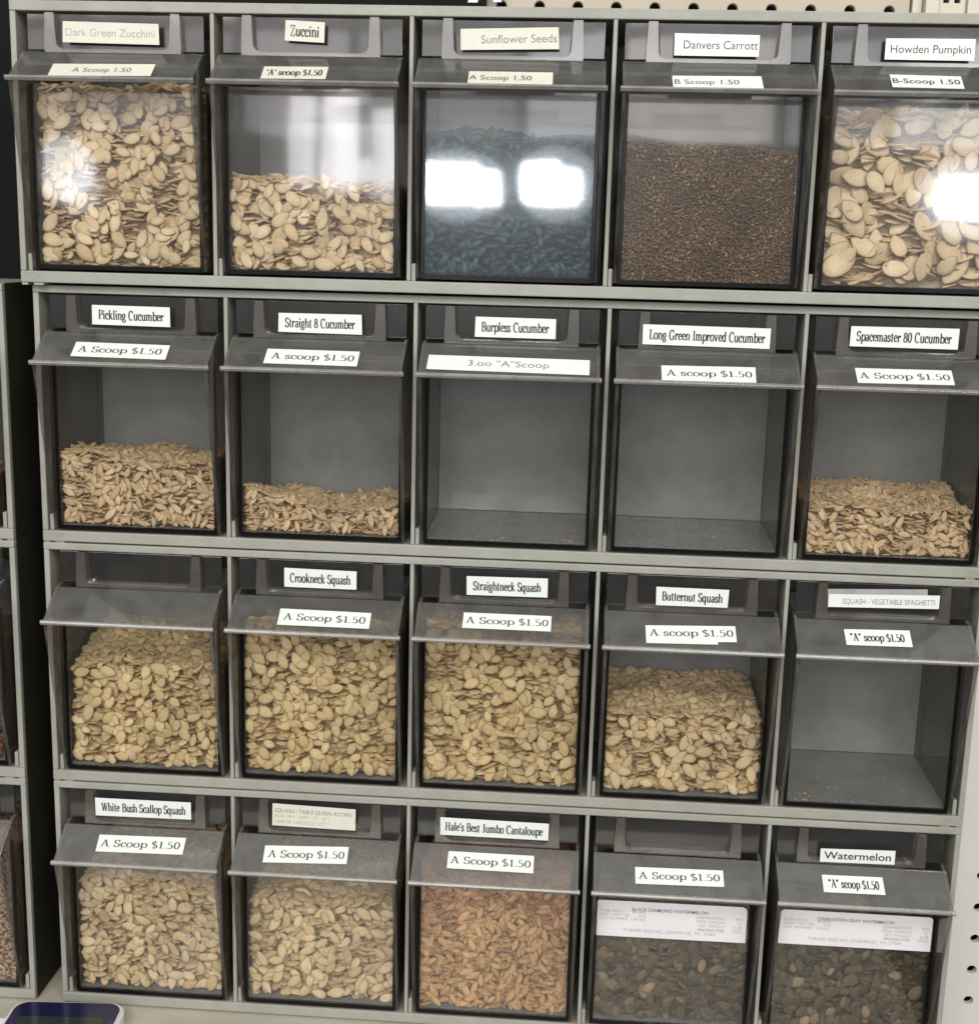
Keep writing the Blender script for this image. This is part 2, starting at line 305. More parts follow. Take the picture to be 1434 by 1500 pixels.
# ------------------------------------------------------------------ lettering
def A_(cx, cy, rx, ry, a0, a1, n=14):
    return [(cx + rx * math.cos(R(a0 + (a1 - a0) * i / n)), cy + ry * math.sin(R(a0 + (a1 - a0) * i / n))) for i in range(n + 1)]
def V_(x, y0, y1): return [(x, y0), (x, y1)]
def SF(x, y, h=0.10): return ('s', x, y, h * 1.18)
XH = 0.64
OO = A_(.29, .32, .22, .32, 90, 450, 24)
BR = A_(.36, .32, .20, .31, 150, -150, 20)
HU = A_(.33, .42, .18, .20, 170, 0, 10)
GLYPH = {   # serif letters: width, strokes; a stroke is a polyline, ('s', x, y, half) a serif, ('d', x, y) a dot
 'A': (.74, [[(.12, 0), (.37, .97)], [(.36, .97), (.62, 0)], [(.22, .33), (.52, .33)], SF(.12, 0), SF(.62, 0, .12)]),
 'B': (.66, [V_(.17, 0, .95), [(.17, .95), (.36, .95)] + A_(.36, .72, .18, .23, 90, -90), [(.17, .49), (.38, .49)] + A_(.38, .245, .21, .245, 90, -90) + [(.17, 0)], SF(.13, .95, .08), SF(.13, 0, .08)]),
 'C': (.70, [A_(.38, .475, .29, .49, 50, 310, 24), [(.57, .72), (.57, .95)]]),
 'G': (.76, [A_(.38, .475, .29, .49, 50, 318, 24), [(.57, .72), (.57, .95)], V_(.60, .05, .42), SF(.60, .42, .12)]),
 'H': (.80, [V_(.18, 0, .95), V_(.62, 0, .95), [(.18, .49), (.62, .49)], SF(.18, 0), SF(.18, .95), SF(.62, 0), SF(.62, .95)]),
 'I': (.40, [V_(.20, 0, .95), SF(.20, 0, .13), SF(.20, .95, .13)]),
 'J': (.48, [[(.28, .95), (.28, .2)] + A_(.16, .18, .12, .2, 0, -120), SF(.28, .95, .13)]),
 'L': (.62, [V_(.18, 0, .95), [(.18, 0), (.56, 0)], [(.55, 0), (.57, .22)], SF(.18, .95, .13), SF(.14, 0, .06)]),
 'P': (.62, [V_(.17, 0, .95), [(.17, .95), (.36, .95)] + A_(.36, .70, .20, .25, 90, -90) + [(.17, .45)], SF(.17, 0, .13), SF(.13, .95, .08)]),
 'S': (.58, [A_(.29, .71, .19, .25, 40, 250, 16) + A_(.29, .24, .21, .26, 80, -140, 16), [(.46, .74), (.46, .94)], [(.10, .02), (.10, .24)]]),
 'W': (1.0, [[(.10, .95), (.32, 0)], [(.32, 0), (.50, .9)], [(.48, .95), (.70, 0)], [(.70, 0), (.90, .95)], SF(.10, .95), SF(.48, .95), SF(.90, .95)]),
 'Z': (.64, [[(.10, .95), (.54, .95)], [(.54, .95), (.10, 0)], [(.10, 0), (.56, 0)], [(.56, 0), (.57, .24)], [(.10, .95), (.09, .74)]]),
 'a': (.52, [A_(.25, .44, .14, .19, 150, 0, 8) + [(.39, .06)], [(.39, .06), (.47, .02)], A_(.25, .17, .15, .17, 60, 340, 14)]),
 'b': (.58, [V_(.15, 0, .97), BR, SF(.11, .97, .06)]),
 'c': (.48, [A_(.28, .32, .20, .32, 45, 320, 18), ('d', .40, .48)]),
 'd': (.58, [V_(.43, 0, .97), A_(.24, .32, .18, .31, 30, 330, 20), SF(.39, .97, .06), SF(.47, 0, .06)]),
 'e': (.50, [[(.10, .36), (.43, .36)] + A_(.27, .34, .18, .30, 5, 320, 20)]),
 'g': (.54, [A_(.25, .40, .16, .23, 90, 450, 18), [(.38, .55), (.50, .62)], A_(.25, -.10, .19, .15, 100, -230, 18), [(.14, .15), (.20, .04), (.36, .02)]]),
 'h': (.62, [V_(.15, 0, .97), HU, V_(.50, 0, .42), SF(.15, 0), SF(.50, 0), SF(.11, .97, .06)]),
 'i': (.32, [V_(.16, 0, XH), SF(.16, 0), SF(.12, XH, .06), ('d', .16, .87)]),
 'k': (.60, [V_(.15, 0, .97), [(.16, .28), (.46, .62)], [(.25, .38), (.50, 0)], SF(.15, 0), SF(.50, 0), SF(.45, XH), SF(.11, .97, .06)]),
 'l': (.32, [V_(.16, 0, .97), SF(.16, 0), SF(.12, .97, .06)]),
 'm': (.92, [V_(.15, 0, XH), A_(.31, .42, .15, .20, 170, 0, 10), V_(.46, 0, .42), A_(.61, .42, .15, .20, 170, 0, 10), V_(.77, 0, .42), SF(.15, 0), SF(.46, 0), SF(.77, 0), SF(.11, XH, .06)]),
 'n': (.62, [V_(.15, 0, XH), HU, V_(.50, 0, .42), SF(.15, 0), SF(.50, 0), SF(.11, XH, .06)]),
 'o': (.58, [OO]),
 'p': (.58, [V_(.15, -.28, XH), BR, SF(.15, -.28), SF(.11, XH, .06)]),
 'q': (.58, [V_(.43, -.28, XH), A_(.24, .32, .18, .31, 30, 330, 20), SF(.43, -.28)]),
 'r': (.46, [V_(.15, 0, XH), A_(.32, .40, .15, .21, 170, 60, 8), ('d', .40, .54), SF(.15, 0), SF(.11, XH, .06)]),
 's': (.44, [A_(.22, .47, .13, .16, 40, 250, 12) + A_(.22, .17, .14, .17, 80, -140, 12), [(.34, .46), (.34, .61)], [(.09, .03), (.09, .18)]]),
 't': (.38, [[(.17, .82), (.17, .14)] + A_(.26, .13, .09, .13, 180, 300, 8), [(.05, XH), (.32, XH)]]),
 'u': (.62, [V_(.14, .2, XH), A_(.30, .2, .16, .2, 180, 350, 10), V_(.48, 0, XH), SF(.10, XH, .06), SF(.44, XH, .06), SF(.52, 0, .06)]),
 'v': (.56, [[(.10, XH), (.28, 0)], [(.28, 0), (.46, XH)], SF(.10, XH), SF(.46, XH)]),
 'w': (.80, [[(.09, XH), (.25, 0)], [(.25, 0), (.40, .6)], [(.38, XH), (.54, 0)], [(.54, 0), (.70, XH)], SF(.09, XH), SF(.70, XH)]),
 'y': (.56, [[(.10, XH), (.29, 0)], [(.46, XH), (.25, -.25), (.12, -.25)], SF(.10, XH), SF(.46, XH)]),
 '0': (.58, [A_(.29, .46, .20, .47, 90, 450, 24)]),
 '1': (.46, [V_(.25, 0, .93), [(.25, .93), (.12, .80)], SF(.25, 0, .13)]),
 '5': (.56, [[(.16, .93), (.46, .93)], [(.16, .93), (.14, .50)], A_(.26, .29, .21, .29, 120, -140, 18)]),
 '8': (.56, [A_(.28, .69, .16, .23, 90, 450, 20), A_(.28, .23, .20, .24, 90, 450, 20)]),
 '$': (.58, [A_(.29, .68, .19, .22, 40, 250, 16) + A_(.29, .24, .21, .24, 80, -140, 16), ('t', .29, -.12, 1.05)]),
 '.': (.26, [('d', .13, .05)]),
 "'": (.22, [[(.11, .95), (.11, .70)]]),
 '"': (.36, [[(.11, .95), (.11, .70)], [(.25, .95), (.25, .70)]]),
 '-': (.36, [[(.06, .30), (.30, .30)]]),
 ' ': (.34, []),
}
def serif_mesh(txt, thick=0.13, thin=0.055):
    vs, fs = [], []
    def quad(a, b, c, d):
        k = len(vs); vs.extend([a, b, c, d]); fs.append((k, k + 1, k + 2, k + 3))
    def ribbon(pts):
        P = np.array(pts, float)
        d = np.gradient(P, axis=0) if len(P) > 2 else np.repeat((P[1] - P[0])[None], 2, 0)
        ln = np.linalg.norm(d, axis=1, keepdims=True); d = d / np.maximum(ln, 1e-9)
        w = thin + (thick - thin) * np.abs(d[:, 1]) ** 1.3
        # strokes that rise to the right are the thin ones
        if len(P) == 2 and abs(d[0, 1]) > 0.3 and d[0, 0] * d[0, 1] > 0.02: w[:] = thin * 1.25
        nrm = np.stack([-d[:, 1], d[:, 0]], 1) * w[:, None] / 2
        for i in range(len(P) - 1): quad(P[i] - nrm[i], P[i + 1] - nrm[i + 1], P[i + 1] + nrm[i + 1], P[i] + nrm[i])
    x = 0.0
    for ch in txt:
        wd, strokes = GLYPH[ch]
        for s in strokes:
            if isinstance(s, tuple):
                if s[0] == 's': _, sx0, sy0, h = s; q = [(sx0 - h, sy0), (sx0 + h, sy0)]; sh = 0.025 if sy0 < .1 else -0.025; q = [(a, b + sh) for a, b in q]; pts = q
                elif s[0] == 't': pts = [(s[1], s[2]), (s[1], s[3])]
                else:
                    c = A_(s[1], s[2], thick * .55, thick * .55, 0, 360, 8)[:-1]; k = len(vs)
                    vs.extend([np.array((x + a, b)) for a, b in c]); fs.append(tuple(range(k, k + 8))); continue
                pts = [(x + a, b) for a, b in pts]
                P = np.array(pts); d = (P[1] - P[0]); d /= np.linalg.norm(d); nn = np.array([-d[1], d[0]]) * 0.036
                quad(P[0] - nn, P[1] - nn, P[1] + nn, P[0] + nn)
            else: ribbon([(x + a, b) for a, b in s])
        x += wd
    return np.array(vs), fs, x
_cache = {}
def sans_mesh(txt, bold=0.0):
    key = (txt, bold)
    if key not in _cache:
        cu = bpy.data.curves.new('lettering', 'FONT'); cu.body = txt; cu.offset = bold; cu.resolution_u = 4
        o = bpy.data.objects.new('lettering', cu); COL.objects.link(o)
        dg = bpy.context.evaluated_depsgraph_get(); me = bpy.data.meshes.new_from_object(o.evaluated_get(dg))
        vs = np.array([v.co[:2] for v in me.vertices]); fs = [tuple(p.vertices) for p in me.polygons]
        bpy.data.objects.remove(o); bpy.data.curves.remove(cu); bpy.data.meshes.remove(me)
        ref = 0.7 if txt else 1
        _cache[key] = (vs / ref, fs)
    return _cache[key]
def make_label(name, parent, org, eu, ev, en, w, h, rot, texts, mat, rnd=0.0, extra=None):
    """a flat sticker lying in the plane (eu, ev), facing en; texts: (string, font, x0, x1, base, cap, ink)"""
    ca, sa = math.cos(R(rot)), math.sin(R(rot))
    def P(u, v, n):
        return org + eu * (u * ca - v * sa) + ev * (u * sa + v * ca) + en * n
    vs, fs, mi = [], [], []
    if rnd:
        ol = []
        for cx, cy, a in ((w / 2 - rnd, h / 2 - rnd, 0), (-w / 2 + rnd, h / 2 - rnd, 90)): ol += [(p[0], p[1]) for p in A_(cx, cy, rnd, rnd, a, a + 90, 6)]
        ol += [(-w / 2, -h / 2), (w / 2, -h / 2)]
    else:
        ol = [(w / 2, h / 2), (-w / 2, h / 2), (-w / 2, -h / 2), (w / 2, -h / 2)]
        j = lambda: random.uniform(-.25, .25) * .001
        ol = [(a + j(), b + j()) for a, b in ol]
    k = len(ol)
    for (u, v) in ol: vs.append(P(u, v, .00018))
    for (u, v) in ol: vs.append(P(u, v, .00002))
    fs.append(tuple(range(k))); mi.append(0)
    fs.append(tuple(range(2 * k - 1, k - 1, -1))); mi.append(0)
    for i in range(k): fs.append((i, i + k, (i + 1) % k + k, (i + 1) % k)); mi.append(0)
    mats = [mat]
    for (txt, font, x0, x1, b0, c0, ink) in texts:
        if font == 'serif': tv, tf, adv = serif_mesh(txt, 0.19, 0.085); capv = .95
        elif font == 'serifw': tv, tf, adv = serif_mesh(txt, 0.12, 0.06); capv = .95
        else: tv, tf = sans_mesh(txt, 0.012 if font == 'sansb' else 0.0); capv = 1.0
        if len(tv) == 0: continue
        xa, xb = tv[:, 0].min(), tv[:, 0].max()
        U = (x0 - .5) * w + (tv[:, 0] - xa) / (xb - xa) * (x1 - x0) * w
        V = (b0 - .5) * h + tv[:, 1] / capv * (c0 - b0) * h
        if ink not in mats: mats.append(ink)
        off = len(vs); idx = mats.index(ink)
        for a, b in zip(U, V): vs.append(P(a, b, .00025))
        for f in tf: fs.append(tuple(q + off for q in f)); mi.append(idx)
    return mesh_obj(name, vs, fs, mats, parent, mi)

# ------------------------------------------------------------------ setting: counter, walls
bm = bmesh.new(); bx(bm, -0.9, 0.2975, -0.32, 0.108, ZC - 0.03, ZC, 0.002)
tag(bm_obj('counter', bm, M['counter']), 'beige grey laminate counter top under the racks', 'counter')
bm = bmesh.new(); bx(bm, -1.2, 1.2, 0.20, 0.23, ZC - 0.6, ZT + 0.9)
tag(bm_obj('wall', bm, M['voiddark']), 'wall behind the pegboards, coloured dark for the void in their holes', 'wall')

bm = bmesh.new(); t = bmesh.new()
pts = [(.2977, -.002), (.3030, -.002), (.3150, -.016), (.3030, -.034), (.2977, -.034)]
a = [t.verts.new((x, .020, ZC + z)) for x, z in pts]; b = [t.verts.new((x, .040, ZC + z)) for x, z in pts]
t.faces.new(a); t.faces.new(b[::-1])
for i in range(5): t.faces.new([a[i], b[i], b[(i + 1) % 5], a[(i + 1) % 5]])
merge(bm, t)
tag(bm_obj('shelf_bracket', bm, M['black']), 'pointed black bracket end at the lower right corner of the racks', 'bracket')

def pegboard(name, x0, z0, nx, nz, y, mat, label):
    c = 0.0254; rad = 0.0034; th = 0.005; N = 16
    vs, fs = [], []
    def sq(k):  # point on the cell's square border that matches circle point k
        a = 2 * math.pi * k / N + math.pi / 4
        x, z = math.cos(a), math.sin(a); s = max(abs(x), abs(z)); return x / s * c / 2, z / s * c / 2
    for i in range(nx):
        for j in range(nz):
            cx, cz = x0 + i * c, z0 + j * c; b = len(vs)
            for k in range(N): u, v = sq(k); vs.append((cx + u, y, cz + v))
            for k in range(N): a = 2 * math.pi * k / N + math.pi / 4; vs.append((cx + rad * 1.12 * math.cos(a), y, cz + rad * 1.12 * math.sin(a)))
            for k in range(N): a = 2 * math.pi * k / N + math.pi / 4; vs.append((cx + rad * math.cos(a), y + .0006, cz + rad * math.sin(a)))
            for k in range(N): a = 2 * math.pi * k / N + math.pi / 4; vs.append((cx + rad * math.cos(a), y + th, cz + rad * math.sin(a)))
            for k in range(N):
                q = (k + 1) % N
                for lay in range(3):
                    fs.append((b + lay * N + k, b + lay * N + q, b + (lay + 1) * N + q, b + (lay + 1) * N + k))
    o = mesh_obj(name, vs, fs, [mat])
    return tag(o, label, 'pegboard')
YP = 0.112
X0 = 0.2353
pegboard('pegboard', X0 - 15 * 0.0254, ZT + 0.0273 - 27 * 0.0254, 16, 34, YP, M['peg'], 'beige pegboard with a row of round holes showing above the top rack')
pegboard('pegboard', 0.3545 - 1 * 0.0254, ZT - 0.629 - 13 * 0.0254, 9, 46, YP + 0.002, M['pegw'], 'white pegboard panel to the right of the racks')
# slotted steel upright between the two boards
bm = bmesh.new()
za, zb = ZC + 0.005, ZT + 0.25
for (x0, x1, y0) in [(.2490, .2552, .108), (.2556, .2640, .100), (.2820, .2905, .100)]:
    bx(bm, x0, x1, y0, .125, za, zb, .0008)
z = za
slots_z = np.arange(ZT + 0.0315 - 26 * 0.0254, zb - .02, 0.0254)
prev = za
for s in slots_z:                                   # the face between the slots, then the three bars beside the pair of slots
    bx(bm, .2643, .2817, .104, .108, prev, s)
    for (u0, u1) in ((.2643, .2672), (.2712, .2742), (.2782, .2817)): bx(bm, u0, u1, .1041, .1079, s, s + .015)
    prev = s + .015
bx(bm, .2643, .2817, .104, .108, prev, zb)
tag(bm_obj('slotted_upright', bm, M['upright']), 'beige slotted steel upright at the top right between two pegboards', 'upright')
# black panel behind the racks at the left, with the foot of white lettering at its right end
dp = empty('display_panel', (-0.40, 0.106, ZC), 'black display panel with white lettering behind the top left of the racks', 'panel')
bm = bmesh.new(); prism = [(-0.40, 0), (0.375, 0), (0.371, 0.86), (-0.40, 0.86)]
t = bmesh.new(); a = [t.verts.new((x, -.003, z)) for x, z in prism]; b = [t.verts.new((x, .003, z)) for x, z in prism]
t.faces.new(a); t.faces.new(b[::-1])
for i in range(4): t.faces.new([a[i], b[i], b[(i + 1) % 4], a[(i + 1) % 4]])
merge(bm, t); bm_obj('board', bm, M['black'], dp)
vs, fs = [], []
zl = ZT - ZC + 0.0275
for pts in ([(-.0405, 0), (-.0340, 0), (-.0265, .022), (-.0325, .022)], [(-.0235, .0005), (-.0180, .0005), (-.0215, .022), (-.0270, .022)]):
    k = len(vs); vs += [(0.40 + x, -.0034, zl + z) for x, z in pts]; fs.append((k, k + 1, k + 2, k + 3))
mesh_obj('lettering', vs, fs, [M['whitepaint']], dp)

# ------------------------------------------------------------------ rack units
DEPTH = 0.103
def rack_frame(x0, ncol, r, label, group, fwd=0.0, darkside=False):
    """one grey moulded unit: x0 = left end of its first compartment centre line"""
    zt = row_top(r); zb = zt - HIN
    n_w = ncol * PITCH
    root = empty('rack_frame', (x0 + n_w / 2, -fwd + DEPTH / 2, zb - .007), label, 'storage rack', group)
    o = Vector(root.location)
    def B(name, boxes, bev=.0007):
        bm = bmesh.new()
        for b in boxes:
            x_0, x_1, y_0, y_1, z_0, z_1 = b
            bx(bm, x_0 - o.x, x_1 - o.x, y_0 - o.y - fwd, y_1 - o.y - fwd, z_0 - o.z, z_1 - o.z, bev)
        return bm_obj(name, bm, M['frame'], root)
    xl, xr = x0 - .0037, x0 + n_w + .0037
    if darkside:                              # dark brown sheet added over the outer face of the neighbouring rack
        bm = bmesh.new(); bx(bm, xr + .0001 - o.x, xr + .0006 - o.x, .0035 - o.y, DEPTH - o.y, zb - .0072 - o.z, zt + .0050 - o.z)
        bm_obj('dark_side_sheet', bm, M['darkside'], root)
    B('top_rail', [(xl, xr, 0, DEPTH, zt, zt + (.0060 if r == 0 else .0046))])
    B('bottom_rail', [(xl, xr, 0, DEPTH, zb - .0070, zb)])
    B('side_panel', [(xl, xl + .0036, .0003, DEPTH, zb, zt)])
    B('side_panel', [(xr - .0036, xr, .0003, DEPTH, zb, zt)])
    for k in range(1, ncol):
        xx = x0 + k * PITCH
        B('divider', [(xx - .00125, xx + .00125, .0003, DEPTH - .003, zb, zt)], .0005)
    for k in range(ncol):                     # little hinge lugs at the foot of every compartment
        for s in (0, 1):
            xx = x0 + (k + s) * PITCH + (1 if s == 0 else -1) * (.0029 if 0 < k + s < ncol else .0022)
            if s == 0 or k == ncol - 1:
                B('hinge_lug', [(xx - .0013, xx + .0013, .0015, .012, zb, zb + .0105)], .0006)
    B('back_panel', [(xl + .0036, xr - .0036, DEPTH - .0025, DEPTH, zb, zt)], 0)
    if r < 3:                                 # stacking clips that close the seam at both ends
        for s in (0, 1):
            xa = xl if s == 0 else xr
            d = 1 if s == 0 else -1
            a, b, c = xa + d * .0005, xa + d * .0042, xa + d * .0080
            seam0, seam1 = zb - .0070 - (GAP - .0116) - (0.0006 if r == 0 else 0) + .0001, zb - .0071
            B('stacking_clip', [(min(a, b), max(a, b), .0006, .03, seam0, seam1), (min(c, c + d * .006), max(c, c + d * .006), .0006, .03, seam0, seam1)], 0)
    return root
ORD = ['topmost', 'second from the top', 'third from the top', 'lowest']
for r in range(4):
    rack_frame(-2.5 * PITCH + ROW_X[r], 5, r, 'grey plastic rack unit of five compartments, %s of the four stacked units' % ORD[r], 'stacked rack units', ROW_FWD[r])
XLR = -0.3195 - .0037 - PITCH                 # the neighbouring rack: only its last column shows
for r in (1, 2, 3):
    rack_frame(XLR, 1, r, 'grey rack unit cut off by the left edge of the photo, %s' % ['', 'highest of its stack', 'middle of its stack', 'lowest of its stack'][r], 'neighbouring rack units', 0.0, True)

# ------------------------------------------------------------------ tilt bins
HW = 0.0545
BASE = Vector((0, 0.045, -0.1490))           # root of a bin, seen from the inside top of its compartment
HT = Vector((0, -.0040, -.0238)); LP = Vector((0, -.0260, -.0405))
EV = (HT - LP).normalized(); EN = Vector((1, 0, 0)).cross(EV)
if EN.y > 0: EN = -EN
_bin_mesh = {}
def part(key, build, mat, root):
    if key not in _bin_mesh:
        bm = bmesh.new(); build(bm)
        bmesh.ops.translate(bm, verts=bm.verts[:], vec=-BASE)
        bmesh.ops.recalc_face_normals(bm, faces=bm.faces[:])
        me = bpy.data.meshes.new(key); bm.to_mesh(me); bm.free(); me.materials.append(mat)
        _bin_mesh[key] = me
    return link(bpy.data.objects.new(key, _bin_mesh[key]), root)
def side(s):
    prof = [(-.0030, -.0240), (-.0250, -.0404), (-.0252, -.0430), (-.0008, -.1500), (.010, -.1508), (.086, -.1480), (.090, -.1440), (.088, -.030), (.060, -.024), (.004, -.0225)]
    def f(bm): prism_x(bm, prof, s * (HW - .0022), s * HW, .0004)
    return f
def hood(bm):
    n = -EN * .0018
    p = [HT + EV * .0004, LP, LP + n, HT + EV * .0004 + n]
    prism_x(bm, [(v.y, v.z) for v in p], -HW, HW, .0004)
def lip(bm):
    prism_x(bm, [(-.0258, -.0398), (-.0274, -.0400), (-.0281, -.0413), (-.0275, -.0427), (-.0255, -.0430), (-.0247, -.0414)], -HW - .0012, HW + .0012, .0003)
FX = HW - .0046
def front(bm): bx(bm, -FX, FX, 0, .0020, -.1478, -.0412)
def border(bm):
    bx(bm, -FX, FX, -.0002, .0021, -.1506, -.1479)
    for s in (-1, 1): bx(bm, s * (FX + .0001), s * (HW - .0023), -.0002, .0021, -.1506, -.0412, .0003)
def handle(bm): bx(bm, -HW + .0010, HW - .0010, .0030, .0048, -.0218, -.0012, .0003)
def rimf(bm):
    inner = [(-.0345, -.0012), (-.0336, -.0170)] + [(-.0295 + .0040 * math.cos(R(a)), -.0178 + .0038 * math.sin(R(a))) for a in (190, 215, 240, 270)]
    inner = inner + [(-x, z) for x, z in inner[::-1]]
    outer = [(-.0405, -.0012), (-.0412, -.0170), (-.0412, -.0212), (-.0412, -.0236), (-.0300, -.0236), (-.0270, -.0236)]
    outer = outer + [(-x, z) for x, z in outer[::-1]]
    n = len(inner)
    t = bmesh.new()
    def ring(pts, y, dx=0): return [t.verts.new((x + (dx if x < 0 else -dx), y, z)) for x, z in pts]
    fi, fo, bi, bo = ring(inner, -.0022, -.0006), ring(outer, -.0022), ring(inner, .0028, .0006), ring(outer, .0028)
    for i in range(n - 1):
        t.faces.new([fi[i], fi[i + 1], fo[i + 1], fo[i]]); t.faces.new([fi[i + 1], fi[i], bi[i], bi[i + 1]])
        t.faces.new([fo[i], fo[i + 1], bo[i + 1], bo[i]]); t.faces.new([bi[i], bo[i], bo[i + 1], bi[i + 1]])
    for i in (0, n - 1): t.faces.new([fi[i], fo[i], bo[i], bi[i]])
    bmesh.ops.recalc_face_normals(t, faces=t.faces[:])
    merge(bm, t)
def back(bm): bx(bm, -HW + .0024, HW - .0024, .0862, .0880, -.1450, -.030, .0003)
def floor_(bm): prism_x(bm, [(.0024, -.1503), (.0860, -.1470), (.0860, -.1452), (.0024, -.1485)], -HW + .0024, HW - .0024, .0003)
def make_bin(xc, r, fwd, label, group):
    root = empty('tilt_bin', Vector((xc, -fwd, row_top(r))) + BASE, label, 'storage bin', group)
    part('front_panel', front, M['clear'], root)
    for s in (-1, 1):
        k = 'side_panel' if s < 0 else 'side_panel.right'
        part(k, side(s), M['side'], root).name = 'side_panel'
    part('hood', hood, M['hood'], root)
    part('lip', lip, M['lip'], root)
    part('panel_border', border, M['border'], root)
    part('handle_panel', handle, M['handle'], root)
    part('handle_rim', rimf, M['rim'], root)
    part('back_panel', back, M['wall'], root)
    part('floor_panel', floor_, M['floor'], root)
    return root

S_, SW, SA, SB = 'serif', 'serifw', 'sans', 'sansb'
INK, SOFT, FADE = M['ink'], M['softink'], M['fadedink']
def std(txt, font=S_, x0=.08, x1=.92, b=.27, c=.74, ink=INK): return [(txt, font, x0, x1, b, c, ink)]
def card(title, lot, year, code):
    g = FADE
    return [(title, SB, .245, .745, .74, .83, SOFT),
            ('PURE SEED:', SA, .03, .185, .68, .755, g), ('99.99%', SA, .245, .335, .665, .74, g), ('INERT MATTER:', SA, .03, .235, .575, .65, g), ('.01%', SA, .285, .335, .565, .64, g),
            ('LOT NUMBER: ' + lot, SA, .03, .335, .465, .545, g),
            ('GERMINATION:', SA, .67, .86, .61, .69, g), ('95%', SA, .925, .975, .61, .69, g), ('SEED ORIGIN:', SA, .67, .865, .50, .58, g), ('CA', SA, .94, .965, .50, .58, g),
            ('NET WEIGHT:', SA, .685, .865, .385, .465, g), ('1LB', SA, .92, .97, .385, .465, g), ('PACKED FOR:', SA, .685, .86, .27, .35, SOFT), (year, SA, .905, .97, .27, .35, g),
            ('TURNER SEED INC, LEVENROSE, TN  ' + code, SA, .19, .80, .15, .235, g)]
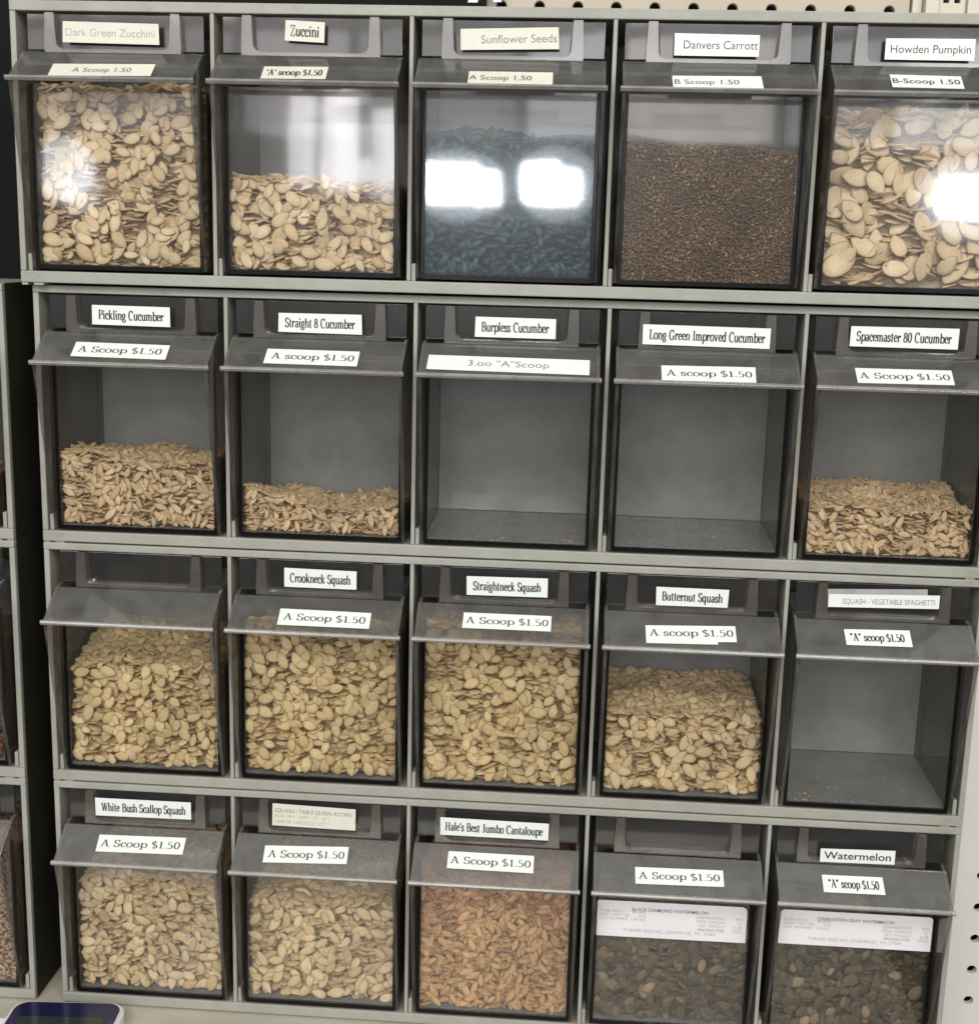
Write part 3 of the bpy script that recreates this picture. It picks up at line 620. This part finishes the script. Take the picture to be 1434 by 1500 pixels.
LAB = [  # row, column, plane (n name, p price, f front), centre u v (mm), width, height (mm), tilt, texts, material
 (0,0,'n',-0.7,-1.5,57.9,12.0,-0.5, std('Dark Green Zucchini',SA,.03,.96,.33,.70,FADE),'ivory'),
 (0,0,'p',-0.5,-5.5,60.3,12.9,1.5, std('A Scoop 1.50',SB,.21,.79,.30,.66,SOFT),'ivory'),
 (0,1,'n',-3.3,1.2,23.4,11.4,-2.4, std('Zuccini',S_,.14,.86,.25,.76),'ivory'),
 (0,1,'p',-5.8,-5.1,37.9,12.9,1.0, std("'A' scoop $1.50",S_,.07,.93,.28,.74),'ivory'),
 (0,2,'n',-1.7,-1.2,56.9,11.7,1.8, std('Sunflower Seeds',SA,.21,.98,.31,.70,SOFT),'ivory'),
 (0,2,'p',0.4,-6.7,48.2,12.9,0.2, std('A Scoop 1.50',SA,.01,.75,.32,.70,INK),'ivory'),
 (0,3,'n',-1.1,-2.7,48.5,11.8,0.0, std('Danvers Carrott',SA,.11,.98,.31,.70,INK),'label'),
 (0,3,'p',-1.2,-7.2,50.2,12.9,1.0, std('B Scoop 1.50',SA,.02,.74,.32,.70,INK),'label'),
 (0,4,'n',0.5,-3.2,49.8,11.9,0.4, std('Howden Pumpkin',SA,.06,.96,.32,.70,INK),'label'),
 (0,4,'p',-3.4,-2.6,39.1,12.9,-0.8, std('B-Scoop 1.50',SB,.02,.97,.32,.70,INK),'label'),
 (1,0,'n',0.4,-1.8,49.3,11.9,-0.5, std('Pickling Cucumber'),'label'),
 (1,0,'p',-2.0,-2.2,59.1,12.9,-0.4, std('A Scoop $1.50',SW,.05,.94,.32,.72),'label'),
 (1,1,'n',0.5,-3.1,51.9,11.8,-0.1, std('Straight 8 Cucumber'),'label'),
 (1,1,'p',-1.7,-2.8,56.8,12.9,-0.4, std('A scoop $1.50',SW,.06,.96,.32,.72),'label'),
 (1,2,'n',2.3,-2.1,49.2,12.0,0.0, std('Burpless Cucumber'),'label'),
 (1,2,'p',-0.5,-3.9,97.8,12.9,-0.3, std('3.oo "A"Scoop',SA,.25,.75,.34,.74,SOFT),'label'),
 (1,3,'n',-0.4,-3.9,76.5,12.2,-0.4, std('Long Green Improved Cucumber',S_,.05,.96),'label'),
 (1,3,'p',0.3,-6.4,55.7,12.9,0.7, std('A scoop $1.50',SW,.05,.96,.32,.70),'label'),
 (1,4,'n',-1.8,-1.1,63.7,12.2,-0.1, std('Spacemaster 80 Cucumber',S_,.06,.94),'label'),
 (1,4,'p',-3.4,-3.4,56.1,12.9,0.6, std('A Scoop $1.50',SW,.03,.97,.32,.70),'label'),
 (2,1,'n',0.5,-0.6,46.7,12.3,-0.3, std('Crookneck Squash'),'label'),
 (2,1,'p',6.1,-2.5,58.4,12.5,-0.6, std('A Scoop $1.50',SW,.05,.95,.32,.72),'label'),
 (2,2,'n',1.8,-0.5,51.3,12.1,0.6, std('Straightneck Squash'),'label'),
 (2,2,'p',3.0,1.3,55.4,12.2,0.2, std('A Scoop $1.50',SW,.03,.97,.32,.72),'label'),
 (2,3,'n',0.1,-2.3,45.0,11.9,-0.2, std('Butternut Squash'),'label'),
 (2,3,'p',-0.9,-1.6,55.9,12.3,2.2, std('A scoop $1.50',SW,.04,.97,.34,.74),'label'),
 (2,4,'n',-0.1,0.3,67.9,8.4,1.4, std('SQUASH - VEGETABLE SPAGHETTI',SA,.13,.96,.25,.66,SOFT),'label'),
 (2,4,'p',-4.4,1.5,40.3,12.3,1.3, std('"A" scoop $1.50',S_,.08,.90,.28,.74),'label'),
 (3,0,'n',-0.8,0.0,65.4,12.3,0.3, std('White Bush Scallop Squash',S_,.06,.94),'label'),
 (3,0,'p',0.8,1.3,58.8,12.1,1.1, std('A Scoop $1.50',SW,.04,.95,.32,.72),'label'),
 (3,1,'n',-3.6,0.6,55.9,15.4,-1.0, [('SQUASH - TABLE QUEEN ACORN',SA,.03,.95,.62,.80,SOFT),('PURE  99.9   INERT  .01   LB 1',SA,.03,.68,.38,.52,FADE),('GERM 90  ORIGIN CA  LOT 7',SA,.03,.68,.12,.28,FADE)],'ivory'),
 (3,1,'p',-6.7,0.6,55.8,12.3,2.1, std('A Scoop $1.50',SW,.05,.96,.32,.72),'label'),
 (3,2,'n',-2.0,-1.0,71.6,12.2,-0.3, std("Hale's Best Jumbo Cantaloupe",S_,.05,.95),'label'),
 (3,2,'p',-3.2,2.6,56.2,12.1,-0.3, std('A Scoop $1.50',SW,.03,.97,.32,.72),'label'),
 (3,3,'p',0.8,-0.4,56.9,11.4,1.2, std('A Scoop $1.50',SW,.04,.96,.32,.72),'label'),
 (3,3,'f',-1.7,-12.1,100.2,25.7,0.2, card('BLACK DIAMOND WATERMELON','7-81421','2022','37080'),'sticker'),
 (3,4,'n',-2.5,-6.5,47.5,9.5,0.8, std('Watermelon',SB,.05,.95,.25,.78,INK),'label'),
 (3,4,'p',-6.3,0.9,38.6,11.7,0.5, std('"A" scoop $1.50',S_,.09,.92,.28,.76),'label'),
 (3,4,'f',1.1,-11.0,99.7,24.5,0.0, card('CHARLESTON GRAY WATERMELON','7-81421','2022','37064'),'sticker'),
]
EX, EY, EZ = Vector((1, 0, 0)), Vector((0, 1, 0)), Vector((0, 0, 1))
PLANES = {'n': (Vector((0, -.0023, -.011)), EZ, -EY), 'p': ((HT + LP) / 2, EV, EN), 'f': (Vector((0, 0, -.06)), EZ, -EY)}
SIGN = {(0,0): 'labelled Dark Green Zucchini, full of cream seeds', (0,1): 'labelled Zuccini, a bit over a third full of cream seeds', (0,2): 'labelled Sunflower Seeds, half full of dark blue green seeds',
 (0,3): 'labelled Danvers Carrott, half full of fine brown seeds', (0,4): 'labelled Howden Pumpkin, full of big cream seeds', (1,0): 'labelled Pickling Cucumber, a third full', (1,1): 'labelled Straight 8 Cucumber, nearly empty',
 (1,2): 'labelled Burpless Cucumber, empty, with a long price strip', (1,3): 'labelled Long Green Improved Cucumber, empty', (1,4): 'labelled Spacemaster 80 Cucumber, a quarter full',
 (2,0): 'without any label, full of yellowish seeds', (2,1): 'labelled Crookneck Squash, full of cream seeds', (2,2): 'labelled Straightneck Squash, full to the brim', (2,3): 'labelled Butternut Squash, half full',
 (2,4): 'labelled Vegetable Spaghetti, empty', (3,0): 'labelled White Bush Scallop Squash', (3,1): 'with a worn Table Queen Acorn print label', (3,2): "labelled Best Jumbo Cantaloupe, full of orange tan seeds",
 (3,3): 'with a Black Diamond sticker and no name label', (3,4): 'labelled Watermelon, with a Gray Watermelon sticker'}
BINX = {}
for r in range(4):
    for c in range(5):
        xc = (c - 2) * PITCH + ROW_X[r]
        BINX[(r, c)] = xc
        root = make_bin(xc, r, ROW_FWD[r], 'smoky clear tilt bin ' + SIGN[(r, c)], 'tilt bins in the main rack')
        for (lr, lc, k, u, v, w, h, rot, texts, mat) in LAB:
            if (lr, lc) != (r, c): continue
            o, ev, en = PLANES[k]
            pos = o - BASE + EX * u * .001 + ev * v * .001
            nm = {'n': 'name_label', 'p': 'price_label', 'f': 'seed_sticker'}[k]
            make_label(nm, root, pos, EX, ev, en, w * .001, h * .001, rot, texts, M[mat], .0035 if k == 'f' else 0)
        if (r, c) == (2, 4):    # remains of an older strip under the name label
            make_label('old_strip', root, PLANES['n'][0] - BASE + EX * -.004 + EZ * .0035 - EY * -.0003, EX, EZ, -EY, .061, .0085, 2.0, [], M['oldtape'])
        if (r, c) == (2, 3):    # second sticker showing below the price label
            make_label('old_strip', root, PLANES['p'][0] - BASE + EX * -.0065 + EV * -.0045 - EN * .0001, EX, EV, EN, .044, .010, 1.0, [], M['label'])
LEFTC = {1: 'with its contents hidden', 2: 'holding rust red seeds', 3: 'holding pale pinkish seeds'}
for r in (1, 2, 3):
    make_bin(XLR + PITCH / 2, r, 0, 'smoky tilt bin at the left photo edge %s' % ['', 'in the highest unit', 'holding rust red seeds', 'holding pale pinkish seeds'][r], 'tilt bins in the neighbouring rack')

# ------------------------------------------------------------------ seeds
def seed_template(kind, m=10, low=False, seed=0):
    L, Wd, T = [v * .001 for v in SEEDS[kind]['s']]; t0, t1 = SEEDS[kind]['tip']
    rg = random.Random(seed)
    bend = rg.uniform(-.14, .14); skew = rg.uniform(-.08, .08)
    rings = [.62] if low else [.5, .86]
    ang = [2 * math.pi * k / m for k in range(m)]
    def pt(rho, a, s):
        c, sn = math.cos(a), math.sin(a)
        wf = 1 - t0 * max(0, c) ** 3 * .55 - t1 * max(0, -c) ** 3 * .55
        if kind in ('pumpkin', 'zucchini', 'squash', 'bigsquash', 'watermelon'): wf *= 1 - .10 * c
        x = rho * L / 2 * c; y = rho * Wd / 2 * sn * wf + skew * Wd * (x / L) ** 2
        zz = s * T / 2 * (max(0, 1 - rho ** 4)) ** .6
        if rho > .8 and rho < 1: zz = s * T * .36        # raised margin round the hull
        return (x, y, zz + bend * L * ((x / (L / 2)) ** 2 - .4) * .5)
    v = [pt(0, 0, 1)]; e = [0.0]
    for rho in rings:
        for a in ang: v.append(pt(rho, a, 1)); e.append(0.0 if rho < .8 else .25)
    rim0 = len(v)
    for a in ang: v.append(pt(1, a, 1)); e.append(.9)
    for rho in rings[::-1]:
        for a in ang: v.append(pt(rho, a, -1)); e.append(0.0 if rho < .8 else .25)
    v.append(pt(0, 0, -1)); e.append(0.0)
    f = [(0, 1 + k, 1 + (k + 1) % m, 1 + (k + 1) % m) for k in range(m)]
    nr = 2 * len(rings) + 1
    for q in range(nr - 1):
        for k in range(m):
            a = 1 + q * m; f.append((a + k, a + m + k, a + m + (k + 1) % m, a + (k + 1) % m))
    last = len(v) - 1; a = 1 + (nr - 1) * m
    for k in range(m): f.append((a + (k + 1) % m, a + k, last, last))
    return np.array(v), f, np.array(e)
def frames(nrm, roll):
    """orthonormal frames (n, 3, 3) whose third column is the seed's flat side"""
    nrm = nrm / np.linalg.norm(nrm, axis=1, keepdims=True)
    ref = np.where(np.abs(nrm[:, [2]]) < .9, np.array([[0, 0, 1.]]), np.array([[1., 0, 0]]))
    a = np.cross(ref, nrm); a /= np.linalg.norm(a, axis=1, keepdims=True)
    b = np.cross(nrm, a)
    ca, sa = np.cos(roll)[:, None], np.sin(roll)[:, None]
    return np.stack([a * ca + b * sa, -a * sa + b * ca, nrm], 2)
def field(x, z, ph, wl=.034):
    return (np.sin(x / wl * 6.28 * .9 + ph[0] + 2 * np.sin(z / wl * 3 + ph[1])) + np.sin(z / wl * 6.28 * .8 + ph[2] + 1.5 * np.sin(x / wl * 4 + ph[3]))) / 2
XI, YF, YB, ZF = HW - .0026, .0026, .0845, -.1484
def heap(kind, prof, back, seed, face=.5, upper=None, single=False):
    """seeds against the front panel and over the top of the heap; positions relative to the inside top of the compartment"""
    rg = np.random.default_rng(seed)
    L, Wd, T = [v * .001 for v in SEEDS[kind]['s']]
    ph = rg.uniform(0, 6.28, 8)
    px = np.array([p[0] for p in prof]) * XI; pz = np.array([p[1] for p in prof]) * .001
    ftop = lambda x: np.interp(x, px, pz)
    def ztop(x, y):
        t = np.clip((y - YF) / (YB - YF), 0, 1); t = t * t * (3 - 2 * t)
        return ftop(x) * (1 - t) + back * .001 * t + .0030 * field(x, y, ph[4:], .05) * np.clip((y - YF) / .02, .6, 1)
    half = np.array([L, Wd, T]) / 2
    P, RR, SC_, LAY = [], [], [], []
    cell = math.sqrt(L * Wd) * .74
    def grid(w0, w1, h0, h1, c):
        nx, nz = max(2, int((w1 - w0) / c)), max(1, int((h1 - h0) / c))
        gx, gz = np.meshgrid((np.arange(nx) + .5) / nx, (np.arange(nz) + .5) / nz)
        gx = gx.ravel() + rg.uniform(-.5, .5, gx.size) / nx; gz = gz.ravel() + rg.uniform(-.5, .5, gz.size) / nz
        return w0 + gx * (w1 - w0), h0 + gz * (h1 - h0)
    def ext(Rm, s, ax): return (np.abs(Rm[:, ax, :]) * half[None] * s[:, None]).sum(1) * .92
    zmax = pz.max()
    for lay, (cov, pf) in enumerate([(.66, face + .08), (.95, face * .65), (.95, face * .4), (1.0, .10), (1.1, .03)]):
        x, z = grid(-XI, XI, ZF, zmax, cell / math.sqrt(cov))
        n = len(x)
        isf = rg.uniform(0, 1, n) < np.clip(pf + .55 * field(x, z, ph), .04, .96)
        tilt = rg.normal(0, 1, (n, 3))
        nf = np.array([0, -1., 0]) + tilt * np.array([.26, .1, .26])
        ne = np.array([0, -.12, 1.]) + tilt * np.array([.28, .22, .1])
        nrm = np.where(isf[:, None], nf, ne)
        Rm = frames(nrm, rg.uniform(0, 6.28, n))
        s = np.clip(rg.normal(1, SEEDS[kind]['var'], n), .62, 1.3)
        ex, ey, ez = ext(Rm, s, 0), ext(Rm, s, 1), ext(Rm, s, 2)
        x = np.clip(x, -XI + ex, XI - ex); z = np.maximum(z, ZF + ez)
        y = YF + ey + lay * T * 1.35 + rg.uniform(0, T * .7, n)
        ok = z + ez * .6 < ftop(x) + .3 * T
        P.append(np.stack([x, y, z], 1)[ok]); RR.append(Rm[ok]); SC_.append(s[ok]); LAY.append(np.full(ok.sum(), lay))
    for lay in (0, 1):                                   # the top of the heap
        x, y = grid(-XI, XI, YF, YB, cell * .92)
        n = len(x); d = .002
        gx = (ztop(x + d, y) - ztop(x - d, y)) / (2 * d); gy = (ztop(x, y + d) - ztop(x, y - d)) / (2 * d)
        nrm = np.stack([-gx, -gy, np.ones(n)], 1) + rg.normal(0, .30, (n, 3))
        Rm = frames(nrm, rg.uniform(0, 6.28, n)); s = np.clip(rg.normal(1, SEEDS[kind]['var'], n), .62, 1.3)
        ex, ey, ez = ext(Rm, s, 0), ext(Rm, s, 1), ext(Rm, s, 2)
        x = np.clip(x, -XI + ex, XI - ex); y = np.clip(y, YF + ey, YB - ey)
        z = np.maximum(ztop(x, y) - lay * T * .8, ZF + ez)
        P.append(np.stack([x, y, z], 1)); RR.append(Rm); SC_.append(s); LAY.append(np.full(n, 5 + lay))
    P = np.concatenate(P); RR = np.concatenate(RR); SC_ = np.concatenate(SC_); LAY = np.concatenate(LAY)
    # the packed inside of the heap
    nx, ny = 14, 10
    body_v, body_f = [], []
    yy = np.linspace(YF + min(T * 6.2 + L * .45, .026), YB - .001, ny); xx = np.linspace(-XI + .001, XI - .001, nx)
    for Y in yy:
        for X in xx: body_v.append((X, Y, max(ZF + .0004, float(ztop(np.array([X]), np.array([Y]))[0]) - T * 1.2)))
    for j in range(ny - 1):
        for i in range(nx - 1):
            k = j * nx + i; body_f.append((k, k + 1, k + nx + 1, k + nx))
    b0 = len(body_v)
    for i in range(nx): body_v.append((xx[i], yy[0], ZF + .0002))
    for i in range(nx - 1): body_f.append((i + 1, i, b0 + i, b0 + i + 1))
    for s_ in (0, nx - 1):
        b1 = len(body_v)
        for j in range(ny): body_v.append((xx[s_], yy[j], ZF + .0002))
        for j in range(ny - 1): body_f.append((j * nx + s_, (j + 1) * nx + s_, b1 + j + 1, b1 + j))
    return P, RR, SC_, LAY, np.array(body_v), body_f
def stuff_mesh(name, kind, P, RR, S, bv, bf, origin, low=False, alt=None, seed=0, m=10):
    V, F, E, MI = [bv - BASE_NP], [], [np.zeros(len(bv))], []
    off = len(bv); loops = [q for f in bf for q in f]; sizes = [len(f) for f in bf]; mi = [0] * len(bf)
    tv = [seed_template(kind, m, low, seed * 7 + k) for k in range(5)]
    pick = np.random.default_rng(seed).integers(0, 5, len(P))
    lp, sz, mid = [np.array(loops, int)], [np.array(sizes, int)], [np.array(mi, int)]
    for k in range(5):
        idx = np.where(pick == k)[0]
        if not len(idx): continue
        v, f, e = tv[k]
        W_ = np.einsum('nij,vj->nvi', RR[idx], v) * S[idx][:, None, None] + P[idx][:, None, :] - BASE_NP
        V.append(W_.reshape(-1, 3)); E.append(np.tile(e, len(idx)))
        fl, fs = [], []
        for q in f:
            if q[2] == q[3]: fl += list(q[:3]); fs.append(3)
            else: fl += list(q); fs.append(4)
        fl = np.array(fl); nv = len(v)
        lp.append((fl[None] + (off + nv * np.arange(len(idx)))[:, None]).ravel()); sz.append(np.tile(fs, len(idx)))
        a = np.zeros(len(idx), int) if alt is None else alt[idx].astype(int)
        mid.append(np.repeat(a, len(fs)))
        off += nv * len(idx)
    V = np.concatenate(V); E = np.concatenate(E); lp = np.concatenate(lp); sz = np.concatenate(sz); mid = np.concatenate(mid)
    me = bpy.data.meshes.new(name)
    me.vertices.add(len(V)); me.vertices.foreach_set('co', V.ravel().astype(np.float32))
    me.loops.add(len(lp)); me.loops.foreach_set('vertex_index', lp.astype(np.int32))
    me.polygons.add(len(sz)); me.polygons.foreach_set('loop_start', np.concatenate([[0], np.cumsum(sz)[:-1]]).astype(np.int32))
    me.materials.append(SEEDS[kind]['mat'])
    if alt is not None: me.materials.append(SEEDS['redmelon']['mat'])
    me.polygons.foreach_set('material_index', mid.astype(np.int32))
    me.polygons.foreach_set('use_smooth', np.ones(len(sz), bool))
    at = me.attributes.new('edge', 'FLOAT', 'POINT'); at.data.foreach_set('value', E.astype(np.float32))
    me.update(calc_edges=True); me.validate()
    o = bpy.data.objects.new(name, me); link(o); o.location = origin
    return o
BASE_NP = np.array(BASE)
SEEDM = {}
def single_seeds(name, kind, P, RR, S, origin, label, group, cat):
    if kind not in SEEDM:
        SEEDM[kind] = []
        for k in range(6):
            v, f, e = seed_template(kind, 16, False, 900 + k)
            me = bpy.data.meshes.new(name); me.from_pydata([tuple(q) for q in v], [], [q[:3] if q[2] == q[3] else q for q in f])
            me.materials.append(SEEDS[kind]['mat']); me.polygons.foreach_set('use_smooth', [True] * len(me.polygons))
            at = me.attributes.new('edge', 'FLOAT', 'POINT'); at.data.foreach_set('value', e.astype(np.float32)); me.update()
            SEEDM[kind].append(me)
    for p, rm, s in zip(P, RR, S):
        o = bpy.data.objects.new(name, random.choice(SEEDM[kind])); link(o)
        mt = Matrix([list(rm[0]), list(rm[1]), list(rm[2])])
        o.location = Vector(origin) - BASE + Vector(p); o.rotation_euler = mt.to_euler(); o.scale = (s, s, s)
        tag(o, label, cat, group)
# row, column: kind, front profile (x from -1 to 1, height in mm below the inside top), height at the back, share of seeds lying flat on the panel, label
FILL = {
 (0,0): ('zucchini', [(-1,-43),(1,-43)], -38, .62, 'cream zucchini seeds packed to the top of the Dark Green Zucchini bin'),
 (0,1): ('zucchini', [(-1,-91),(-.7,-92),(-.3,-95),(.3,-95),(1,-97)], -96, .66, 'cream zucchini seeds filling the lower third of the Zuccini bin'),
 (0,2): ('sunflower', [(-1,-66),(-.5,-64),(0,-66),(.5,-67),(1,-68)], -64, .5, 'dark blue green sunflower seeds heaped behind the bright window reflections'),
 (0,3): ('carrot', [(-1,-65),(-.5,-66),(0,-69),(1,-71)], -66, .5, 'fine brown carrot seeds half filling the Danvers Carrott bin'),
 (0,4): ('pumpkin', [(-1,-50),(1,-49)], -46, .5, 'big cream pumpkin seeds packed in the Howden Pumpkin bin'),
 (1,0): ('cucumber', [(-1,-100),(-.6,-101),(-.2,-106),(.3,-107),(.7,-105),(1,-103)], -108, .6, 'tan cucumber seeds a third deep in the Pickling Cucumber bin'),
 (1,1): ('cucumber', [(-1,-119),(-.6,-124),(-.1,-131),(.4,-132),(1,-128)], -134, .6, 'shallow layer of tan cucumber seeds in the Straight 8 bin'),
 (1,4): ('cucumber', [(-1,-119),(-.5,-117),(0,-119),(.5,-117),(1,-118)], -113, .6, 'pale cucumber seeds a quarter deep in the Spacemaster 80 bin'),
 (2,0): ('squash', [(-1,-82),(-.8,-77),(-.3,-75),(1,-77)], -66, .55, 'yellowish squash seeds heaped in the bin that has no label'),
 (2,1): ('squash', [(-1,-46),(1,-46)], -58, .55, 'cream squash seeds packed in the Crookneck Squash bin'),
 (2,2): ('squash', [(-1,-41),(1,-42)], -50, .6, 'cream squash seeds filling the Straightneck Squash bin to the brim'),
 (2,3): ('bigsquash', [(-1,-95),(-.4,-93),(.3,-92),(1,-97)], -90, .6, 'tan squash seeds half filling the Butternut Squash bin'),
 (3,0): ('bigsquash', [(-1,-70),(-.6,-62),(0,-66),(1,-66)], -60, .6, 'cream squash seeds heaped in the White Bush Scallop Squash bin'),
 (3,1): ('bigsquash', [(-1,-78),(-.8,-72),(0,-75),(.6,-74),(1,-78)], -64, .6, 'cream squash seeds heaped in the bin with the worn acorn print label'),
 (3,2): ('melon', [(-1,-46),(1,-47)], -60, .6, 'orange tan melon seeds, redder near the top, filling the Jumbo Cantaloupe bin'),
 (3,3): ('watermelon', [(-1,-70),(1,-70)], -64, .62, 'dark brown watermelon seeds below the Black Diamond sticker'),
 (3,4): ('watermelon', [(-1,-74),(.3,-78),(1,-88)], -80, .62, 'dark brown watermelon seeds flecked with tan below the Gray Watermelon sticker'),
}
INDIV = {(0,4): ('pumpkin_seed', 170, 'big cream pumpkin seed pressed against the front of the Howden Pumpkin bin', 'pumpkin seeds behind the bin front', 'pumpkin seed'),
         (0,0): ('zucchini_seed', 140, 'cream zucchini seed pressed against the front of the Dark Green Zucchini bin', 'zucchini seeds behind the full bin front', 'zucchini seed'),
         (0,1): ('zucchini_seed', 80, 'cream zucchini seed pressed against the front of the Zuccini bin', 'zucchini seeds behind the part filled bin front', 'zucchini seed')}
for i, ((r, c), (kind, prof, back_, face, label)) in enumerate(FILL.items()):
    P, RR, S, LAY, bv, bf = heap(kind, prof, back_, 100 + i, face)
    origin = Vector((BINX[(r, c)], -ROW_FWD[r], row_top(r))) + BASE
    alt = None
    if (r, c) in INDIV:
        nm, cnt, lb, gp, ct = INDIV[(r, c)]
        cand = np.where(LAY <= 1)[0]
        cand = cand[np.argsort(LAY[cand] * 10 - S[cand] * np.abs(RR[cand][:, 1, 2]))][:cnt]
        single_seeds(nm, kind, P[cand], RR[cand], S[cand], origin, lb, gp, ct)
        keep = np.ones(len(P), bool); keep[cand] = False
        P, RR, S = P[keep], RR[keep], S[keep]
    if kind == 'melon':
        edge = -.078 + .012 * np.sin(P[:, 0] * 60 + 1) - .25 * (P[:, 0] - 0)* .35
        alt = (P[:, 2] > edge + np.random.default_rng(5).normal(0, .007, len(P)))
    o = stuff_mesh('seed_heap', kind, P, RR, S, bv, bf, origin, kind == 'carrot', alt, i, 6 if kind == 'carrot' else 10)
    tag(o, label, 'seeds', None, 'stuff')
for r, kind, prof, lb in ((1, 'pale', [(-1, -120), (1, -118)], 'pale seeds low in the bin at the left photo edge, highest of three'), (2, 'rust', [(-1, -70), (1, -66)], 'rust red seeds in the bin at the left photo edge'), (3, 'pale', [(-1, -50), (1, -48)], 'pale pinkish seeds in the lowest bin at the left photo edge')):
    P, RR, S, LAY, bv, bf = heap(kind, prof, prof[0][1], 300 + r, .6)
    o = stuff_mesh('seed_heap', kind, P, RR, S, bv, bf, Vector((XLR + PITCH / 2, 0, row_top(r))) + BASE, True, None, 40 + r, 8)
    tag(o, lb, 'seeds', None, 'stuff')

# bits of chaff left on the floors of the empty bins
def chaff(r, c, n, spots, seed, label):
    rg = np.random.default_rng(seed); v0, f0, e0 = seed_template('cucumber', 8, True, 3)
    pts, RRs, Ss = [], [], []
    for k in range(n):
        sx_, sy_, sp = spots[k % len(spots)]
        pts.append((sx_ + rg.normal(0, sp), min(.083, max(.005, sy_ + rg.normal(0, sp))), 0)); Ss.append(rg.uniform(.12, .36))
    P = np.array(pts); P[:, 0] = np.clip(P[:, 0], -XI + .002, XI - .002)
    P[:, 2] = -.1485 + (P[:, 1] - .0024) / .0836 * .0033 + .0004
    nr = np.array([[0, -.04, 1.]]) + rg.normal(0, .12, (n, 3)) * np.array([1, 1, 0])
    bv = np.array([(0, 0, 0)], float)[:0]
    o = stuff_mesh('seed_chaff', 'cucumber', P, frames(nr, rg.uniform(0, 6.28, n)), np.array(Ss), bv.reshape(0, 3), [], Vector((BINX[(r, c)], -ROW_FWD[r], row_top(r))) + BASE, True, None, seed, 8)
    tag(o, label, 'chaff', None, 'stuff')
chaff(2, 4, 30, [(-.040, .010, .006), (-.030, .006, .010), (.0, .03, .02)], 71, 'tan chaff on the floor of the empty Vegetable Spaghetti bin')
chaff(1, 2, 26, [(.0, .008, .004), (.035, .007, .006), (-.02, .03, .02)], 72, 'bits of chaff on the floor of the empty Burpless Cucumber bin')
chaff(1, 3, 16, [(-.03, .008, .008), (.01, .03, .02)], 73, 'few bits of chaff on the floor of the empty Long Green bin')

# ------------------------------------------------------------------ on the counter: pale sheet coloured as the window's reflection, and the device on it
bm = bmesh.new(); bx(bm, -.350, -.215, -.24, -.024, ZC + .0002, ZC + .0006)
tag(bm_obj('glint_sheet', bm, M['glint']), 'pale sheet standing for the window reflection under the navy screened device', 'glint')
def rounded(bm, w, l, z0, z1, rad, bev=0.0):
    t = bmesh.new(); pts = []
    for cx, cy, a in ((w / 2 - rad, l / 2 - rad, 0), (-w / 2 + rad, l / 2 - rad, 90), (-w / 2 + rad, -l / 2 + rad, 180), (w / 2 - rad, -l / 2 + rad, 270)):
        pts += A_(cx, cy, rad, rad, a, a + 90, 8)
    lo = [t.verts.new((x, y, z0)) for x, y in pts]; hi = [t.verts.new((x, y, z1)) for x, y in pts]
    t.faces.new(hi); t.faces.new(lo[::-1])
    for i in range(len(pts)): j = (i + 1) % len(pts); t.faces.new([lo[i], lo[j], hi[j], hi[i]])
    bmesh.ops.recalc_face_normals(t, faces=t.faces[:])
    if bev: bmesh.ops.bevel(t, geom=[e for e in t.edges if abs(e.verts[0].co.z - e.verts[1].co.z) < 1e-6 and e.verts[0].co.z > (z0 + z1) / 2], offset=bev, segments=3, affect='EDGES')
    merge(bm, t)
ph = empty('handheld_device', (-.2825, -.0895, ZC + .0007), 'white rimmed handheld device with navy bezel and dark screen on the counter', 'device')
ph.rotation_euler = (0, 0, R(4))
bm = bmesh.new(); rounded(bm, .0765, .152, 0, .0095, .011, .0015); bm_obj('body', bm, M['devrim'], ph)
bm = bmesh.new(); rounded(bm, .0715, .147, .0096, .0101, .0095, .0002); bm_obj('bezel', bm, M['navy'], ph)
bm = bmesh.new(); rounded(bm, .0560, .112, .0102, .0105, .0015); bm_obj('screen', bm, M['screen'], ph)
